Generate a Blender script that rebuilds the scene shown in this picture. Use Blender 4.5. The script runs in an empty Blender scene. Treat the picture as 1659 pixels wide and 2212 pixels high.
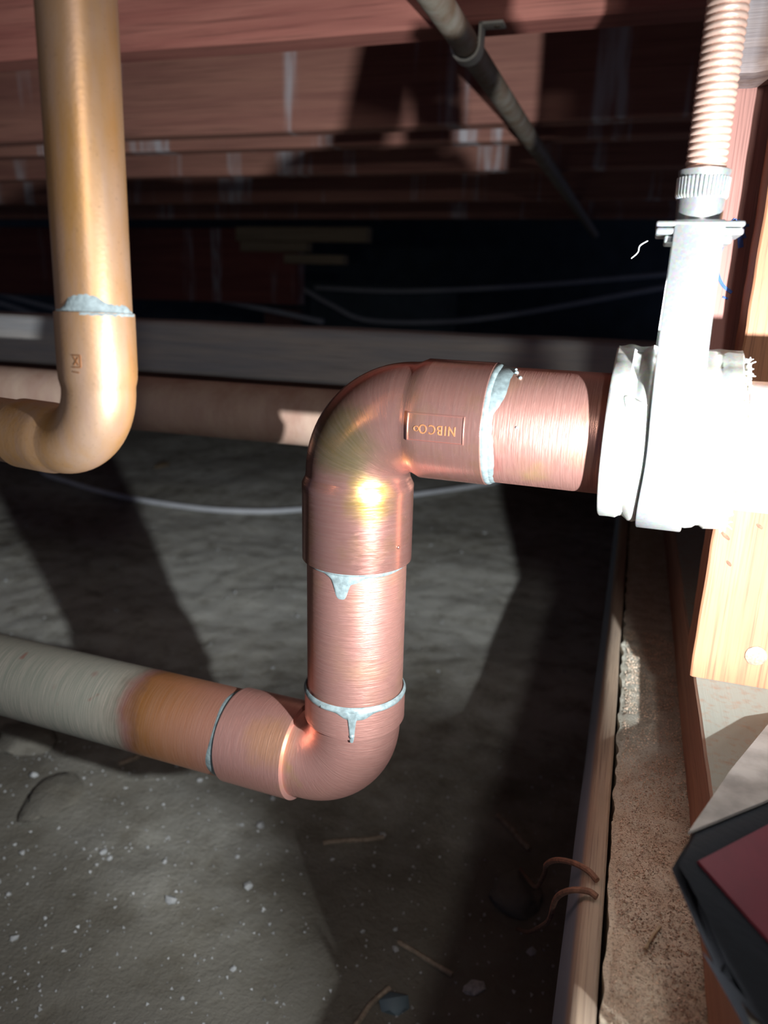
import bpy, bmesh, math, random
from mathutils import Vector, Matrix, noise
random.seed(7)
S = bpy.context.scene
COL = S.collection
V = Vector
PI = math.pi

# ------------------------------------------------------------------ camera
def make_camera():
    yaw, pitch, roll = math.radians(18.0), math.radians(16.1), math.radians(1.85)
    f = V((-math.sin(yaw)*math.cos(pitch), math.cos(yaw)*math.cos(pitch), -math.sin(pitch)))
    r0 = V((math.cos(yaw), math.sin(yaw), 0)); d0 = f.cross(r0)
    r = r0*math.cos(roll) - d0*math.sin(roll); d = r0*math.sin(roll) + d0*math.cos(roll)
    cd = bpy.data.cameras.new('camera'); co = bpy.data.objects.new('camera', cd); COL.objects.link(co)
    m = Matrix((( r.x, -d.x, -f.x, 0), (r.y, -d.y, -f.y, 0), (r.z, -d.z, -f.z, 0), (0, 0, 0, 1)))
    co.matrix_world = m
    cd.sensor_fit = 'VERTICAL'; cd.sensor_height = 36.0; cd.lens = 36.0*1610/2212
    cd.clip_start = 0.02; cd.clip_end = 60
    cd.dof.use_dof = True; cd.dof.focus_distance = 0.365; cd.dof.aperture_fstop = 8.5
    S.camera = co
make_camera()

# ------------------------------------------------------------------ world, lamp, exposure
W = bpy.data.worlds.new('world'); S.world = W; W.use_nodes = True
W.node_tree.nodes['Background'].inputs[0].default_value = (0.50, 0.60, 1.0, 1)
W.node_tree.nodes['Background'].inputs[1].default_value = 0.06
LAMP = V((0.122, 0.114, -0.077))
def make_lamp():
    ld = bpy.data.lights.new('work_light_beam', 'SPOT'); lo = bpy.data.objects.new('work_light_beam', ld); COL.objects.link(lo)
    ld.energy = 31.0; ld.color = (0.93, 0.97, 1.0); ld.shadow_soft_size = 0.0035
    ld.spot_size = math.radians(110); ld.spot_blend = 1.0
    lo.location = LAMP
    lo.rotation_euler = V((-0.52, 0.86, -0.13)).to_track_quat('-Z', 'Y').to_euler()
make_lamp()
def make_fill_light():
    # weak fill light added behind and above the camera to lift ledge and beam
    ld = bpy.data.lights.new('fill_light', 'POINT'); lo = bpy.data.objects.new('fill_light', ld); COL.objects.link(lo)
    ld.energy = 4.2; ld.color = (1.0, 0.97, 0.93); ld.shadow_soft_size = 0.02; lo.location = (0.16, -0.22, 0.14)
make_fill_light()
S.view_settings.view_transform = 'Standard'; S.view_settings.look = 'None'
S.view_settings.gamma = 1.0; S.view_settings.use_curve_mapping = False
S.view_settings.exposure = 0.0

# ------------------------------------------------------------------ material helpers
class NT:
    def __init__(self, name, base=(0, 0, 0)):
        self.base = V(base)
        self.m = bpy.data.materials.new(name); self.m.use_nodes = True
        self.t = self.m.node_tree; self.n = self.t.nodes; self.b = self.n['Principled BSDF']
    def add(self, typ, **kw):
        nd = self.n.new(typ)
        for k, v in kw.items():
            if k.startswith('i_'):
                key = k[2:]; key = int(key) if key.isdigit() else key.replace('_', ' ')
                self.put(nd, key, v)
            else: setattr(nd, k, v)
        return nd
    def put(self, nd, key, v):
        s = nd.inputs[key]
        if isinstance(v, bpy.types.NodeSocket): self.t.links.new(v, s)
        else:
            if isinstance(v, tuple) and len(v) == 3 and s.type == 'RGBA': v = v + (1,)
            s.default_value = v
    def set(self, **kw):
        for k, v in kw.items(): self.put(self.b, k.replace('_', ' '), v)
    def coord(self, which='Object', scale=(1, 1, 1), loc=(0, 0, 0)):
        c = self.add('ShaderNodeTexCoord')
        return self.add('ShaderNodeMapping', i_Vector=c.outputs[which], i_Scale=scale, i_Location=loc).outputs[0]
    def noise(self, vec, scale=5, detail=4, rough=.5, dist=0):
        return self.add('ShaderNodeTexNoise', i_Vector=vec, i_Scale=scale, i_Detail=detail, i_Roughness=rough, i_Distortion=dist).outputs[0]
    def ramp(self, fac, stops, interp='LINEAR'):
        r = self.add('ShaderNodeValToRGB', i_0=fac); cr = r.color_ramp; cr.interpolation = interp
        while len(cr.elements) < len(stops): cr.elements.new(.5)
        for e, (p, c) in zip(cr.elements, stops):
            e.position = p; e.color = (c, c, c, 1) if not isinstance(c, tuple) else c + (1,)
        return r.outputs[0]
    def mix(self, fac, a, b, mode='MIX'):
        nd = self.add('ShaderNodeMix', data_type='RGBA', blend_type=mode)
        self.put(nd, 0, fac); self.put(nd, 6, a); self.put(nd, 7, b)
        return nd.outputs[2]
    def math(self, op, a, b=0.0, c=None, clamp=False):
        nd = self.add('ShaderNodeMath', operation=op, use_clamp=clamp)
        self.put(nd, 0, a); self.put(nd, 1, b)
        if c is not None: self.put(nd, 2, c)
        return nd.outputs[0]
    def xyz(self, vec=None):
        if vec is None: vec = self.add('ShaderNodeTexCoord').outputs['Object']
        return self.add('ShaderNodeSeparateXYZ', i_0=vec).outputs
    def bump(self, h, strength=.3, dist=.001):
        self.put(self.b, 'Normal', self.add('ShaderNodeBump', i_Height=h, i_Strength=strength, i_Distance=dist).outputs[0])
    def smooth(self, v, lo, hi):
        nd = self.add('ShaderNodeMapRange', interpolation_type='SMOOTHSTEP')
        self.put(nd, 0, v); self.put(nd, 1, lo); self.put(nd, 2, hi)
        return nd.outputs[0]
    def blob(self, c, r, warp=0.004):
        """soft stain round a point of the object, edge broken up by noise"""
        co = self.add('ShaderNodeTexCoord').outputs['Object']
        d = self.add('ShaderNodeVectorMath', operation='DISTANCE'); self.put(d, 0, co); d.inputs[1].default_value = V(c)-self.base
        nz = self.noise(co, 90, 3)
        v = self.math('MULTIPLY_ADD', nz, warp*4, d.outputs['Value'])
        return self.smooth(v, r+warp*2, r*.35+warp*2)

def brushed(k, base, rough=.36, metal=.85, uvscale=(30, 1500, 1), strength=.25):
    """scratched copper: fine streaks running round the pipe (UV u = round, v = along)"""
    uv = k.coord('UV', uvscale)
    st = k.noise(uv, 1.0, 3, .6)
    sc = k.noise(k.coord('UV', (140, 700, 1), (3, 1, 0)), 1.0, 2, .6, .8)
    h = k.math('ADD', st, k.math('MULTIPLY', sc, .7))
    k.bump(h, strength, .0006)
    col = k.mix(k.math('MULTIPLY', k.ramp(st, [(.4, 0.), (.75, 1.)]), .16), base, (.95, .70, .60))
    k.set(Base_Color=col, Metallic=metal, Roughness=k.math('MULTIPLY_ADD', sc, .18, rough-.09))
    return k

COPPER = (0.68, 0.34, 0.285)
PIPE_BASE = (-.1272, .3505, -.2590)
def mat_copper():
    k = NT('brushed_copper', PIPE_BASE)
    n = k.noise(k.coord('Object'), 45, 3)
    base = k.mix(k.math('MULTIPLY', k.ramp(n, [(.5, 0.), (.75, 1.)]), .5), COPPER, (.70, .40, .22))
    base = k.mix(k.math('MULTIPLY', k.blob((-.036, .320, -.077), .013), .75), base, (.72, .50, .16))
    base = k.mix(k.math('MULTIPLY', k.blob((-.060, .322, -.073), .012), .55), base, (.72, .20, .17))
    return brushed(k, base).m
def mat_copper_elbow():
    k = NT('heat_tinted_copper', PIPE_BASE)
    co = k.coord('Object')
    n = k.noise(co, 70, 4, .6)
    base = COPPER
    olive = k.blob((-.128, .330, -.068), .026, .004)
    base = k.mix(k.math('MULTIPLY', olive, .8), base, (.30, .27, .11))
    yel = k.blob((-.116, .330, -.094), .016, .003)
    base = k.mix(k.math('MULTIPLY', yel, .9), base, (.70, .47, .09))
    pur = k.blob((-.155, .345, -.070), .014, .003)
    base = k.mix(k.math('MULTIPLY', pur, .6), base, (.42, .22, .30))
    base = k.mix(k.math('MULTIPLY', k.ramp(n, [(.5, 0.), (.7, 1.)]), .3), base, (.55, .33, .12))
    brushed(k, base, .24, .9, (24, 900, 1), .10)
    return k.m
def mat_copper_lower():
    k = NT('copper_lower_elbow', PIPE_BASE)
    base = k.mix(k.math('MULTIPLY', k.blob((-.157, .335, -.262), .012), .8), COPPER, (.55, .40, .10))
    base = k.mix(k.math('MULTIPLY', k.blob((-.172, .334, -.245), .020), .5), base, (.72, .36, .14))
    return brushed(k, base, .38, .82).m
def mat_lower_pipe():
    k = NT('patinated_copper_pipe', PIPE_BASE)
    o = k.coord('Object'); x = k.xyz(o)[0]
    w = k.math('MULTIPLY_ADD', k.noise(o, 40, 4), .024, x)
    w2 = k.math('MULTIPLY_ADD', k.noise(o, 260, 3), .004, w)
    t = k.add('ShaderNodeMapRange'); k.put(t, 0, w2); k.put(t, 1, -.288-PIPE_BASE[0]); k.put(t, 2, -.168-PIPE_BASE[0])
    col = k.ramp(t.outputs[0], [(0., (.135, .14, .112)), (.18, (.14, .13, .10)), (.25, (.24, .11, .085)), (.34, (.52, .22, .07)), (.50, (.62, .27, .13)), (.70, (.60, .27, .18)), (.9, (.58, .27, .20))])
    spots = k.ramp(k.noise(o, 60, 1), [(.72, 0.), (.75, 1.)])
    fac = k.ramp(t.outputs[0], [(.1, 0.), (.3, 1.)])
    dirt = k.noise(o, 500, 3)
    col = k.mix(k.math('MULTIPLY', k.math('SUBTRACT', 1., fac), spots), col, (.12, .05, .035))
    for c in ((-.300, .345, -.252), (-.330, .345, -.250), (-.306, .353, -.241)):
        col = k.mix(k.math('MULTIPLY', k.blob(c, .0045, .0004), .9), col, (.10, .04, .03))
    brushed(k, col, .42, .8)
    k.set(Metallic=k.math('MULTIPLY', fac, .8), Roughness=k.math('MULTIPLY_ADD', fac, -.25, .66))
    return k.m
def mat_old_copper(name, a, b, metal=.35, rough=.42):
    k = NT(name); o = k.coord('Object')
    n = k.noise(k.coord('Object', (1, 1, .35)), 40, 5, .6)
    f = k.noise(o, 700, 2)
    col = k.mix(k.ramp(n, [(.35, 0.), (.65, 1.)]), a, b)
    col = k.mix(k.math('MULTIPLY', k.ramp(f, [(.62, 0.), (.78, 1.)]), .25), col, (.10, .06, .035))
    st = k.noise(k.coord('Object', (1, 1, .12), (2, 5, 1)), 130, 4, .6)
    col = k.mix(k.math('MULTIPLY', k.ramp(st, [(.48, 0.), (.64, 1.)]), .45), col, tuple(.55*x+.45*y for x, y in zip(b, (.42, .27, .25))))
    k.set(Base_Color=col, Metallic=metal, Roughness=k.math('MULTIPLY_ADD', n, .25, rough-.12))
    k.bump(f, .12, .0004)
    return k.m
def mat_plain(name, col, rough=.5, metal=0., var=.25, scale=200, bump=.2, bd=.0004):
    k = NT(name); o = k.coord('Object'); n = k.noise(o, scale, 4, .6)
    c2 = tuple(min(1, c*(1+var)) for c in col); c1 = tuple(c*(1-var) for c in col)
    k.set(Base_Color=k.mix(k.ramp(n, [(.35, 0.), (.65, 1.)]), c1, c2), Roughness=rough, Metallic=metal)
    k.bump(n, bump, bd)
    return k.m
def mat_galv(name, rough=.36, metal=.75, col=(.58, .61, .61)):
    k = NT(name); o = k.coord('Object')
    v = k.add('ShaderNodeTexVoronoi', i_Vector=o, i_Scale=900).outputs['Color']
    n = k.noise(o, 220, 4)
    c = k.mix(k.math('MULTIPLY', k.ramp(n, [(.4, 0.), (.7, 1.)]), .5), col, (.42, .46, .45))
    c = k.mix(.12, c, v)
    k.set(Base_Color=c, Metallic=metal, Roughness=k.math('MULTIPLY_ADD', n, .2, rough-.1))
    k.bump(n, .15, .0005)
    return k.m
def mat_wood(name, a, b, axis='X', scale=1.0, stain=0.0, rough=.75, dust=0.0, dustcol=(.25, .27, .235), dark=(.05, .02, .015), grain=60, side=False):
    k = NT(name)
    st = {'X': (.06, 1, 1), 'Y': (1, .06, 1), 'Z': (1, 1, .06)}[axis]
    o = k.coord('Object', tuple(s*scale for s in st))
    big = k.noise(o, grain*.35, 3, .5, 1.2)
    g = k.noise(o, grain, 6, .62, .7)
    fine = k.noise(k.coord('Object', tuple(s*scale*(.25 if s < 1 else 1) for s in st)), grain*9, 3, .6)
    col = k.mix(k.ramp(k.math('ADD', k.math('MULTIPLY', g, .6), k.math('MULTIPLY', big, .4)), [(.36, 0.), (.62, 1.)]), a, b)
    col = k.mix(k.math('MULTIPLY', k.ramp(fine, [(.52, 0.), (.72, 1.)]), .5), col, dark)
    if stain:
        s = k.coord('Object', (9, 1.5, .55) if axis == 'X' else (6, 6, 1))
        m = k.ramp(k.noise(s, 1.6, 3, .55), [(.565, 0.), (.65, 1.)])
        m = k.math('MULTIPLY', m, k.ramp(k.noise(k.coord('Object', (70, 70, 9)), 1, 3), [(.35, 0.), (.6, 1.)]))
        col = k.mix(k.math('MULTIPLY', m, stain), col, (.72, .72, .76))
    if dust:
        geo = k.add('ShaderNodeNewGeometry'); nz = k.xyz(geo.outputs['Normal'])[2]
        dn = k.noise(k.coord('Object'), 260, 4)
        m = k.math('MULTIPLY', k.smooth(nz, .6, .9), k.ramp(dn, [(.25, .55), (.5, 1.)]))
        col = k.mix(k.math('MULTIPLY', m, dust), col, dustcol)
    if side:   # shade on the outer side of the board, painted in as blue-grey
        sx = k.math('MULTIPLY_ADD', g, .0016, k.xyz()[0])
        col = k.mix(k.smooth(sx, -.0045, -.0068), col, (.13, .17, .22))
    k.set(Base_Color=col, Roughness=rough)
    k.bump(k.math('ADD', g, k.math('MULTIPLY', fine, .5)), .35, .0015)
    return k.m

M = {}
M['copper'] = mat_copper()
M['elbow'] = mat_copper_elbow()
M['lower_elbow'] = mat_copper_lower()
M['lower_pipe'] = mat_lower_pipe()
M['old'] = mat_old_copper('aged_copper', (.54, .28, .095), (.56, .37, .25), .5, .42)
M['brown'] = mat_old_copper('brown_copper', (.40, .25, .19), (.52, .38, .29), .15, .6)
M['solder'] = mat_plain('grey_solder', (.19, .24, .245), .36, .3, .25, 300)
M['old_solder'] = mat_plain('oxidised_solder', (.27, .33, .34), .7, .0, .25, 350, .5, .0008)
M['ink'] = mat_plain('stamp_brown', (.30, .13, .05), .5, .5, .2)  # dark brown of the stamped lettering and marks
M['galv'] = mat_galv('galvanised_steel')
M['sleeve'] = mat_galv('galvanised_sleeve', .40, .6, (.70, .72, .66))
M['silver'] = mat_galv('silver_pipe', .42, .5, (.80, .82, .84))
M['rod'] = mat_plain('copper_washed_thread', (.78, .55, .45), .42, .5, .12, 150)
M['felt'] = mat_plain('felt', (.40, .36, .28), .95, 0, .3, 900, .6, .001)
M['plate'] = mat_plain('white_plastic', (.62, .62, .54), .5, 0, .08, 100)
M['cable'] = mat_plain('white_cable', (.80, .83, .88), .5, 0, .06, 40)
M['joist'] = mat_wood('red_fir_joist', (.50, .20, .15), (.34, .115, .09), 'X', 1.0, .0)
M['joist_far'] = mat_wood('red_fir_joist_stained', (.52, .25, .18), (.36, .155, .12), 'X', .7, .8)
M['girder'] = mat_wood('dark_red_girder', (.42, .13, .10), (.28, .08, .07), 'X', .6, .7)
M['weathered'] = mat_wood('weathered_grey_wood', (.62, .57, .51), (.42, .43, .45), 'X', 1.6, 0, .75, 0, (0, 0, 0), (.15, .14, .15))
M['under'] = mat_wood('brown_board', (.22, .10, .065), (.15, .07, .05), 'X', 1.5, 0)
M['stud'] = mat_wood('golden_fir', (.39, .185, .092), (.27, .10, .055), 'Z', 1.6, 0, .7)
M['pink'] = mat_wood('pink_fir', (.36, .175, .145), (.29, .13, .11), 'Z', 1.5, 0)
M['sill'] = mat_wood('brown_fir_sill', (.33, .17, .10), (.22, .10, .06), 'Y', 1.5, 0, .8, 1.0)
M['rough'] = mat_wood('rough_dark_wood', (.20, .13, .10), (.10, .06, .05), 'X', 2.2, .5)
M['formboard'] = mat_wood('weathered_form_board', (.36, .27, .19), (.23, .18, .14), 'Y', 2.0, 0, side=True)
M['lumber'] = mat_wood('pale_lumber', (.55, .43, .27), (.42, .32, .2), 'X', .7, 0)
M['panel'] = mat_plain('blue_grey_panel', (.12, .17, .20), .6, 0, .15, 8)
M['rust'] = mat_plain('rusty_wire', (.16, .075, .045), .85, 0, .35, 300)
M['root'] = mat_plain('dry_twig', (.30, .24, .18), .9, 0, .3, 200)
M['chalk'] = mat_plain('blue_chalk', (.05, .12, .42), .8, 0, .2, 300)
M['nail'] = mat_plain('dusty_nail', (.26, .22, .165), .7, .3, .25, 700, .5)
M['rubber'] = mat_wood('black_rubber', (.009, .010, .013), (.012, .013, .016), 'X', 1, 0, .8, 0, (.2, .2, .2), (.009, .009, .011))
M['rubber'].node_tree.nodes['Principled BSDF'].inputs['Specular IOR Level'].default_value = .2
M['tool_top'] = mat_plain('dusty_grey_rubber', (.24, .22, .20), .8, 0, .25, 60, .1)
M['red'] = mat_plain('red_plastic', (.11, .010, .018), .6, 0, .1, 60, .05)
M['lint'] = mat_plain('pale_lint', (.7, .72, .72), .9)
def mat_emit():
    k = NT('lens'); k.set(Base_Color=(.9, .9, .9), Roughness=.1); k.put(k.b, 'Transmission Weight', .9); return k.m
M['lens'] = mat_emit()
def mat_dirt():
    k = NT('dry_dirt'); o = k.coord('Object')
    big = k.noise(o, 3.2, 4, .6, .4); mid = k.noise(o, 26, 5, .65); fine = k.noise(o, 240, 4, .7)
    c = k.mix(k.ramp(big, [(.35, 0.), (.66, 1.)]), (.40, .38, .31), (.68, .68, .61))
    c = k.mix(k.math('MULTIPLY', k.ramp(mid, [(.45, 0.), (.7, 1.)]), .6), c, (.70, .70, .65))
    c = k.mix(k.math('MULTIPLY', k.ramp(mid, [(.30, 1.), (.48, 0.)]), .6), c, (.19, .165, .12))
    c = k.mix(k.math('MULTIPLY', k.ramp(fine, [(.55, 0.), (.72, 1.)]), .55), c, (.70, .70, .67))
    # near soil painted darker in a ragged patch, in place of the lamp's falloff
    near_shade = k.smooth(k.math('MULTIPLY_ADD', k.noise(k.coord('Object'), 4.5, 5, .6), .9, k.xyz(o)[1]), 1.38, .92)
    c = k.mix(k.math('MULTIPLY', near_shade, .86), c, (.10, .088, .066))
    k.set(Base_Color=c, Roughness=.95)
    k.bump(k.math('ADD', mid, k.math('MULTIPLY', fine, .5)), .5, .008)
    return k.m
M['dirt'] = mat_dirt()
def mat_concrete():
    k = NT('sandy_concrete'); o = k.coord('Object'); y = k.xyz(o)[1]
    mid = k.noise(o, 90, 4, .6); fine = k.noise(o, 900, 4, .7)
    near = k.mix(k.ramp(mid, [(.35, 0.), (.65, 1.)]), (.62, .49, .36), (.78, .67, .52))
    far = k.mix(k.ramp(mid, [(.35, 0.), (.65, 1.)]), (.46, .44, .35), (.62, .61, .52))
    t = k.smooth(k.math('MULTIPLY_ADD', mid, .10, y), .36, .48)
    c = k.mix(t, near, far)
    c = k.mix(k.math('MULTIPLY', k.ramp(fine, [(.52, 0.), (.66, 1.)]), .7), c, (.16, .10, .06))
    k.set(Base_Color=c, Roughness=.95)
    k.bump(k.math('ADD', mid, fine), .8, .002)
    return k.m
M['concrete'] = mat_concrete()
M['pebble'] = mat_plain('pale_pebble', (.42, .43, .43), .85, 0, .3, 300, .5)
M['grit'] = mat_plain('sand_grit', (.62, .48, .36), .9, 0, .5, 900, .3)

# ------------------------------------------------------------------ mesh helpers
def obj(name, bm, mat, parent=None, smooth=True, **props):
    me = bpy.data.meshes.new(name)
    bmesh.ops.recalc_face_normals(bm, faces=bm.faces)
    bm.to_mesh(me); bm.free()
    if smooth:
        for p in me.polygons: p.use_smooth = True
    me.materials.append(M[mat] if isinstance(mat, str) else mat)
    if smooth:
        try: me.set_sharp_from_angle(angle=math.radians(38))
        except Exception: pass
    o = bpy.data.objects.new(name, me); COL.objects.link(o)
    if parent is not None: o.parent = parent
    for a, b in props.items(): o[a] = b
    return o
def thing(name, label, cat, loc=(0, 0, 0), group=None):
    o = bpy.data.objects.new(name, None); COL.objects.link(o); o.location = loc
    o['label'] = label; o['category'] = cat; o.empty_display_size = .02
    if group: o['group'] = group
    return o
def frames(pts):
    T = []
    for i in range(len(pts)):
        a = pts[max(0, i-1)]; b = pts[min(len(pts)-1, i+1)]; T.append((b-a).normalized())
    ref = V((0, 0, 1)) if abs(T[0].z) < .9 else V((0, -1, 0))
    u = (ref - T[0]*ref.dot(T[0])).normalized(); out = []
    for t in T:
        u = (u - t*u.dot(t)).normalized(); out.append((t, u, t.cross(u)))
    return out
def tube(bm, pts, radii, segs=48, cap=True, wob=None):
    pts = [V(p) for p in pts]
    if not isinstance(radii, (list, tuple)): radii = [radii]*len(pts)
    uvl = bm.loops.layers.uv.verify()
    F = frames(pts); rings = []; L = 0; Ls = []
    for i, (p, r, (t, u, w)) in enumerate(zip(pts, radii, F)):
        if i: L += (pts[i]-pts[i-1]).length + abs(radii[i]-radii[i-1])
        Ls.append(L); ring = []
        for k in range(segs):
            a = 2*PI*k/segs; rr = r if wob is None else r+wob(i, a)
            ring.append(bm.verts.new(p + u*(math.cos(a)*rr) + w*(math.sin(a)*rr)))
        rings.append(ring)
    R = max(radii)
    for i in range(len(rings)-1):
        for k in range(segs):
            k2 = (k+1) % segs
            f = bm.faces.new((rings[i][k], rings[i][k2], rings[i+1][k2], rings[i+1][k]))
            us = (k/segs*2*PI*R, (k+1)/segs*2*PI*R)
            for l, uv in zip(f.loops, ((us[0], Ls[i]), (us[1], Ls[i]), (us[1], Ls[i+1]), (us[0], Ls[i+1]))): l[uvl].uv = uv
    if cap:
        bm.faces.new(list(reversed(rings[0]))); bm.faces.new(rings[-1])
    return bm
def arc(a, corner, b, R, n=14):
    """a..corner..b path with a rounded corner of radius R"""
    a, c, b = V(a), V(corner), V(b); d1 = (a-c).normalized(); d2 = (b-c).normalized()
    ang = d1.angle(d2); t = R/math.tan(ang/2); bis = (d1+d2).normalized(); ctr = c + bis*(R/math.sin(ang/2))
    p0 = c+d1*t; p1 = c+d2*t; v0 = p0-ctr; v1 = p1-ctr; tot = v0.angle(v1); ax = v0.cross(v1).normalized()
    return [ctr + Matrix.Rotation(tot*i/n, 3, ax) @ v0 for i in range(n+1)]
def catmull(P, n=10):
    P = [V(p) for p in P]; Q = [P[0]*2-P[1]] + P + [P[-1]*2-P[-2]]; out = []
    for i in range(1, len(Q)-2):
        for k in range(n):
            t = k/n; a, b, c, d = Q[i-1:i+3]
            out.append(.5*((2*b)+(c-a)*t+(2*a-5*b+4*c-d)*t*t+(3*b-a-3*c+d)*t**3))
    out.append(P[-1]); return out
def box(bm, lo, hi, bev=0.0, seg=2, cuts=0):
    m = Matrix.Translation((V(lo)+V(hi))/2) @ Matrix.Diagonal((hi[0]-lo[0], hi[1]-lo[1], hi[2]-lo[2], 1))
    r = bmesh.ops.create_cube(bm, size=1, matrix=m); vs = r['verts']
    if bev:
        es = list({e for v in vs for e in v.link_edges})
        bmesh.ops.bevel(bm, geom=es, offset=bev, segments=seg, profile=.5, affect='EDGES')
    return bm
def B(): return bmesh.new()
def rough_up(bm, amp, sc):
    for v in bm.verts:
        v.co += V((noise.noise(v.co*sc), noise.noise(v.co*sc+V((7, 3, 1))), noise.noise(v.co*sc+V((1, 9, 4)))))*amp
def plank(bm, lo, hi, axis, n, bev, amp=.0, sc=8):
    """board cut n times along its length so that its edges can wander"""
    L = lo[axis]; H = hi[axis]
    o = [i for i in range(3) if i != axis]
    b = bev; a0, a1, c0, c1 = lo[o[0]], hi[o[0]], lo[o[1]], hi[o[1]]
    prof = [(a0+b, c0), (a1-b, c0), (a1, c0+b), (a1, c1-b), (a1-b, c1), (a0+b, c1), (a0, c1-b), (a0, c0+b)]
    rings = []
    for i in range(n+1):
        s = L+(H-L)*i/n; ring = []
        for (p, q) in prof:
            co = [0, 0, 0]; co[axis] = s; co[o[0]] = p; co[o[1]] = q; c = V(co)
            if amp: 
                d = V((noise.noise(c*sc), noise.noise(c*sc+V((5, 2, 8))), noise.noise(c*sc+V((3, 7, 2)))))*amp; d[axis] = 0; c += d
            ring.append(bm.verts.new(c))
        rings.append(ring)
    for i in range(n):
        for k in range(8): bm.faces.new((rings[i][k], rings[i][(k+1) % 8], rings[i+1][(k+1) % 8], rings[i+1][k]))
    bm.faces.new(rings[0]); bm.faces.new(list(reversed(rings[-1])))
    return bm
def cyl_frame(p, axis, toward):
    A = V(axis).normalized(); e1 = V(toward); e1 = (e1 - A*e1.dot(A)).normalized(); return V(p), A, e1, A.cross(e1)
def patch(bm, fr, r, u0, u1, a, b, th, nu=60, nv=6, closed=False):
    """raised blob of solder on a pipe: at angle u it covers the pipe from a(u) to b(u) along the axis"""
    p, A, e1, e2 = fr; g = []
    cnt = nu if closed else nu+1
    for i in range(cnt):
        u = u0+(u1-u0)*i/nu; lo, hi = a(u), b(u); row = []
        eu = 1 if closed else min(1, (min(i, nu-i)+.3)/3)
        for j in range(nv+1):
            t = j/nv; s = lo+(hi-lo)*t
            rr = r(s) if callable(r) else r
            h = rr - .0002 + th*(math.sin(PI*(.04+.92*t))**.6)*eu
            row.append(bm.verts.new(p+A*s+(e1*math.cos(u)+e2*math.sin(u))*h))
        g.append(row)
    for i in range(nu if closed else nu):
        i2 = (i+1) % cnt if closed else i+1
        for j in range(nv): bm.faces.new((g[i][j], g[i2][j], g[i2][j+1], g[i][j+1]))
    return bm

# ------------------------------------------------------------------ the setting: ground, footing, subfloor, back wall
LEDGE = -0.249
def ground_z(x, y):
    z = -.5 + .02*noise.noise(V((x*1.7, y*1.7, .3))) + .008*noise.noise(V((x*7, y*7, 2.1))) + .003*noise.noise(V((x*28, y*28, 5)))
    return z
def make_ground():
    bm = B()
    xs = []; x = .02
    while x > -7: xs.append(x); x -= .010 if x > -1.3 else .010+(-1.3-x)*.08
    ys = []; y = .12
    while y < 7: ys.append(y); y += .010 if y < 1.4 else .010+(y-1.4)*.06
    g = [[bm.verts.new((x, y, ground_z(x, y))) for y in ys] for x in xs]
    for i in range(len(xs)-1):
        for j in range(len(ys)-1): bm.faces.new((g[i][j], g[i][j+1], g[i+1][j+1], g[i+1][j]))
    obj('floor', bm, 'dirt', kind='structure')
make_ground()
def make_footing():
    # concrete stem wall: rough, crumbling left lip, sandy top
    bm = B(); ys = []; y = .04
    while y < 6: ys.append(y); y += .0022 if y < .62 else .0022+(y-.62)*.08
    xs = [0, .0015, .003, .005, .0075, .010, .013, .016, .019, .022, .025, .028, .032, .036, .040, .06, .12, .32]
    g = []
    for y in ys:
        lip = .0159 + .0016*noise.noise(V((0, y*90, 1))) + .0012*noise.noise(V((3, y*28, 4))) + (.0022*noise.noise(V((8, y*75, 2))) if y > .34 else 0)
        row = [bm.verts.new((lip+.001, y, -.62)), bm.verts.new((lip+.0006, y, LEDGE-.008)), bm.verts.new((lip, y, LEDGE-.003))]
        for x in xs:
            z = LEDGE + .0006*noise.noise(V((x*400, y*400, 0))) + .0012*noise.noise(V((x*120, y*120, 3)))
            if y > .40: z += .0012*noise.noise(V((x*60, y*60, 9)))
            if x < .004: z -= .0012
            row.append(bm.verts.new((lip+x, y, z)))
        g.append(row)
    for i in range(len(ys)-1):
        for j in range(len(g[0])-1): bm.faces.new((g[i][j], g[i][j+1], g[i+1][j+1], g[i+1][j]))
    obj('wall_right', bm, 'concrete', kind='structure')
make_footing()
bm = B(); box(bm, (-7, 5.6, -.7), (1.2, 5.7, .8)); obj('wall_back', bm, 'panel', kind='structure', smooth=False)
bm = B(); box(bm, (-7, -.4, .55), (1.2, 5.6, .57)); obj('ceiling', bm, 'under', kind='structure', smooth=False)

# form board left standing against the footing
def make_form_board():
    t = thing('form_board', 'weathered tan board standing on edge along the left side of the concrete ledge', 'board', (.010, .3, -.5))
    bm = B(); ys = [.04+.02*i for i in range(28)] + [.6+.25*i for i in range(20)]
    prof = [(.0140, -.60), (.0140, LEDGE-.0004), (.0130, LEDGE+.0009), (.0084, LEDGE+.0005), (.0058, LEDGE-.001), (.0037, LEDGE-.005), (.0014, LEDGE-.017), (-.0010, LEDGE-.032), (-.001, -.60)]
    rings = [[bm.verts.new((x+.0006*noise.noise(V((x*60, y*12, 0))), y, z+.0005*noise.noise(V((4, y*25, x*50))))) for x, z in prof] for y in ys]
    for i in range(len(ys)-1):
        for k in range(len(prof)): bm.faces.new((rings[i][k], rings[i][(k+1) % len(prof)], rings[i+1][(k+1) % len(prof)], rings[i+1][k]))
    bm.faces.new(rings[0]); bm.faces.new(list(reversed(rings[-1])))
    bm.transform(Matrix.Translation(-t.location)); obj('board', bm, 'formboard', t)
make_form_board()

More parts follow.
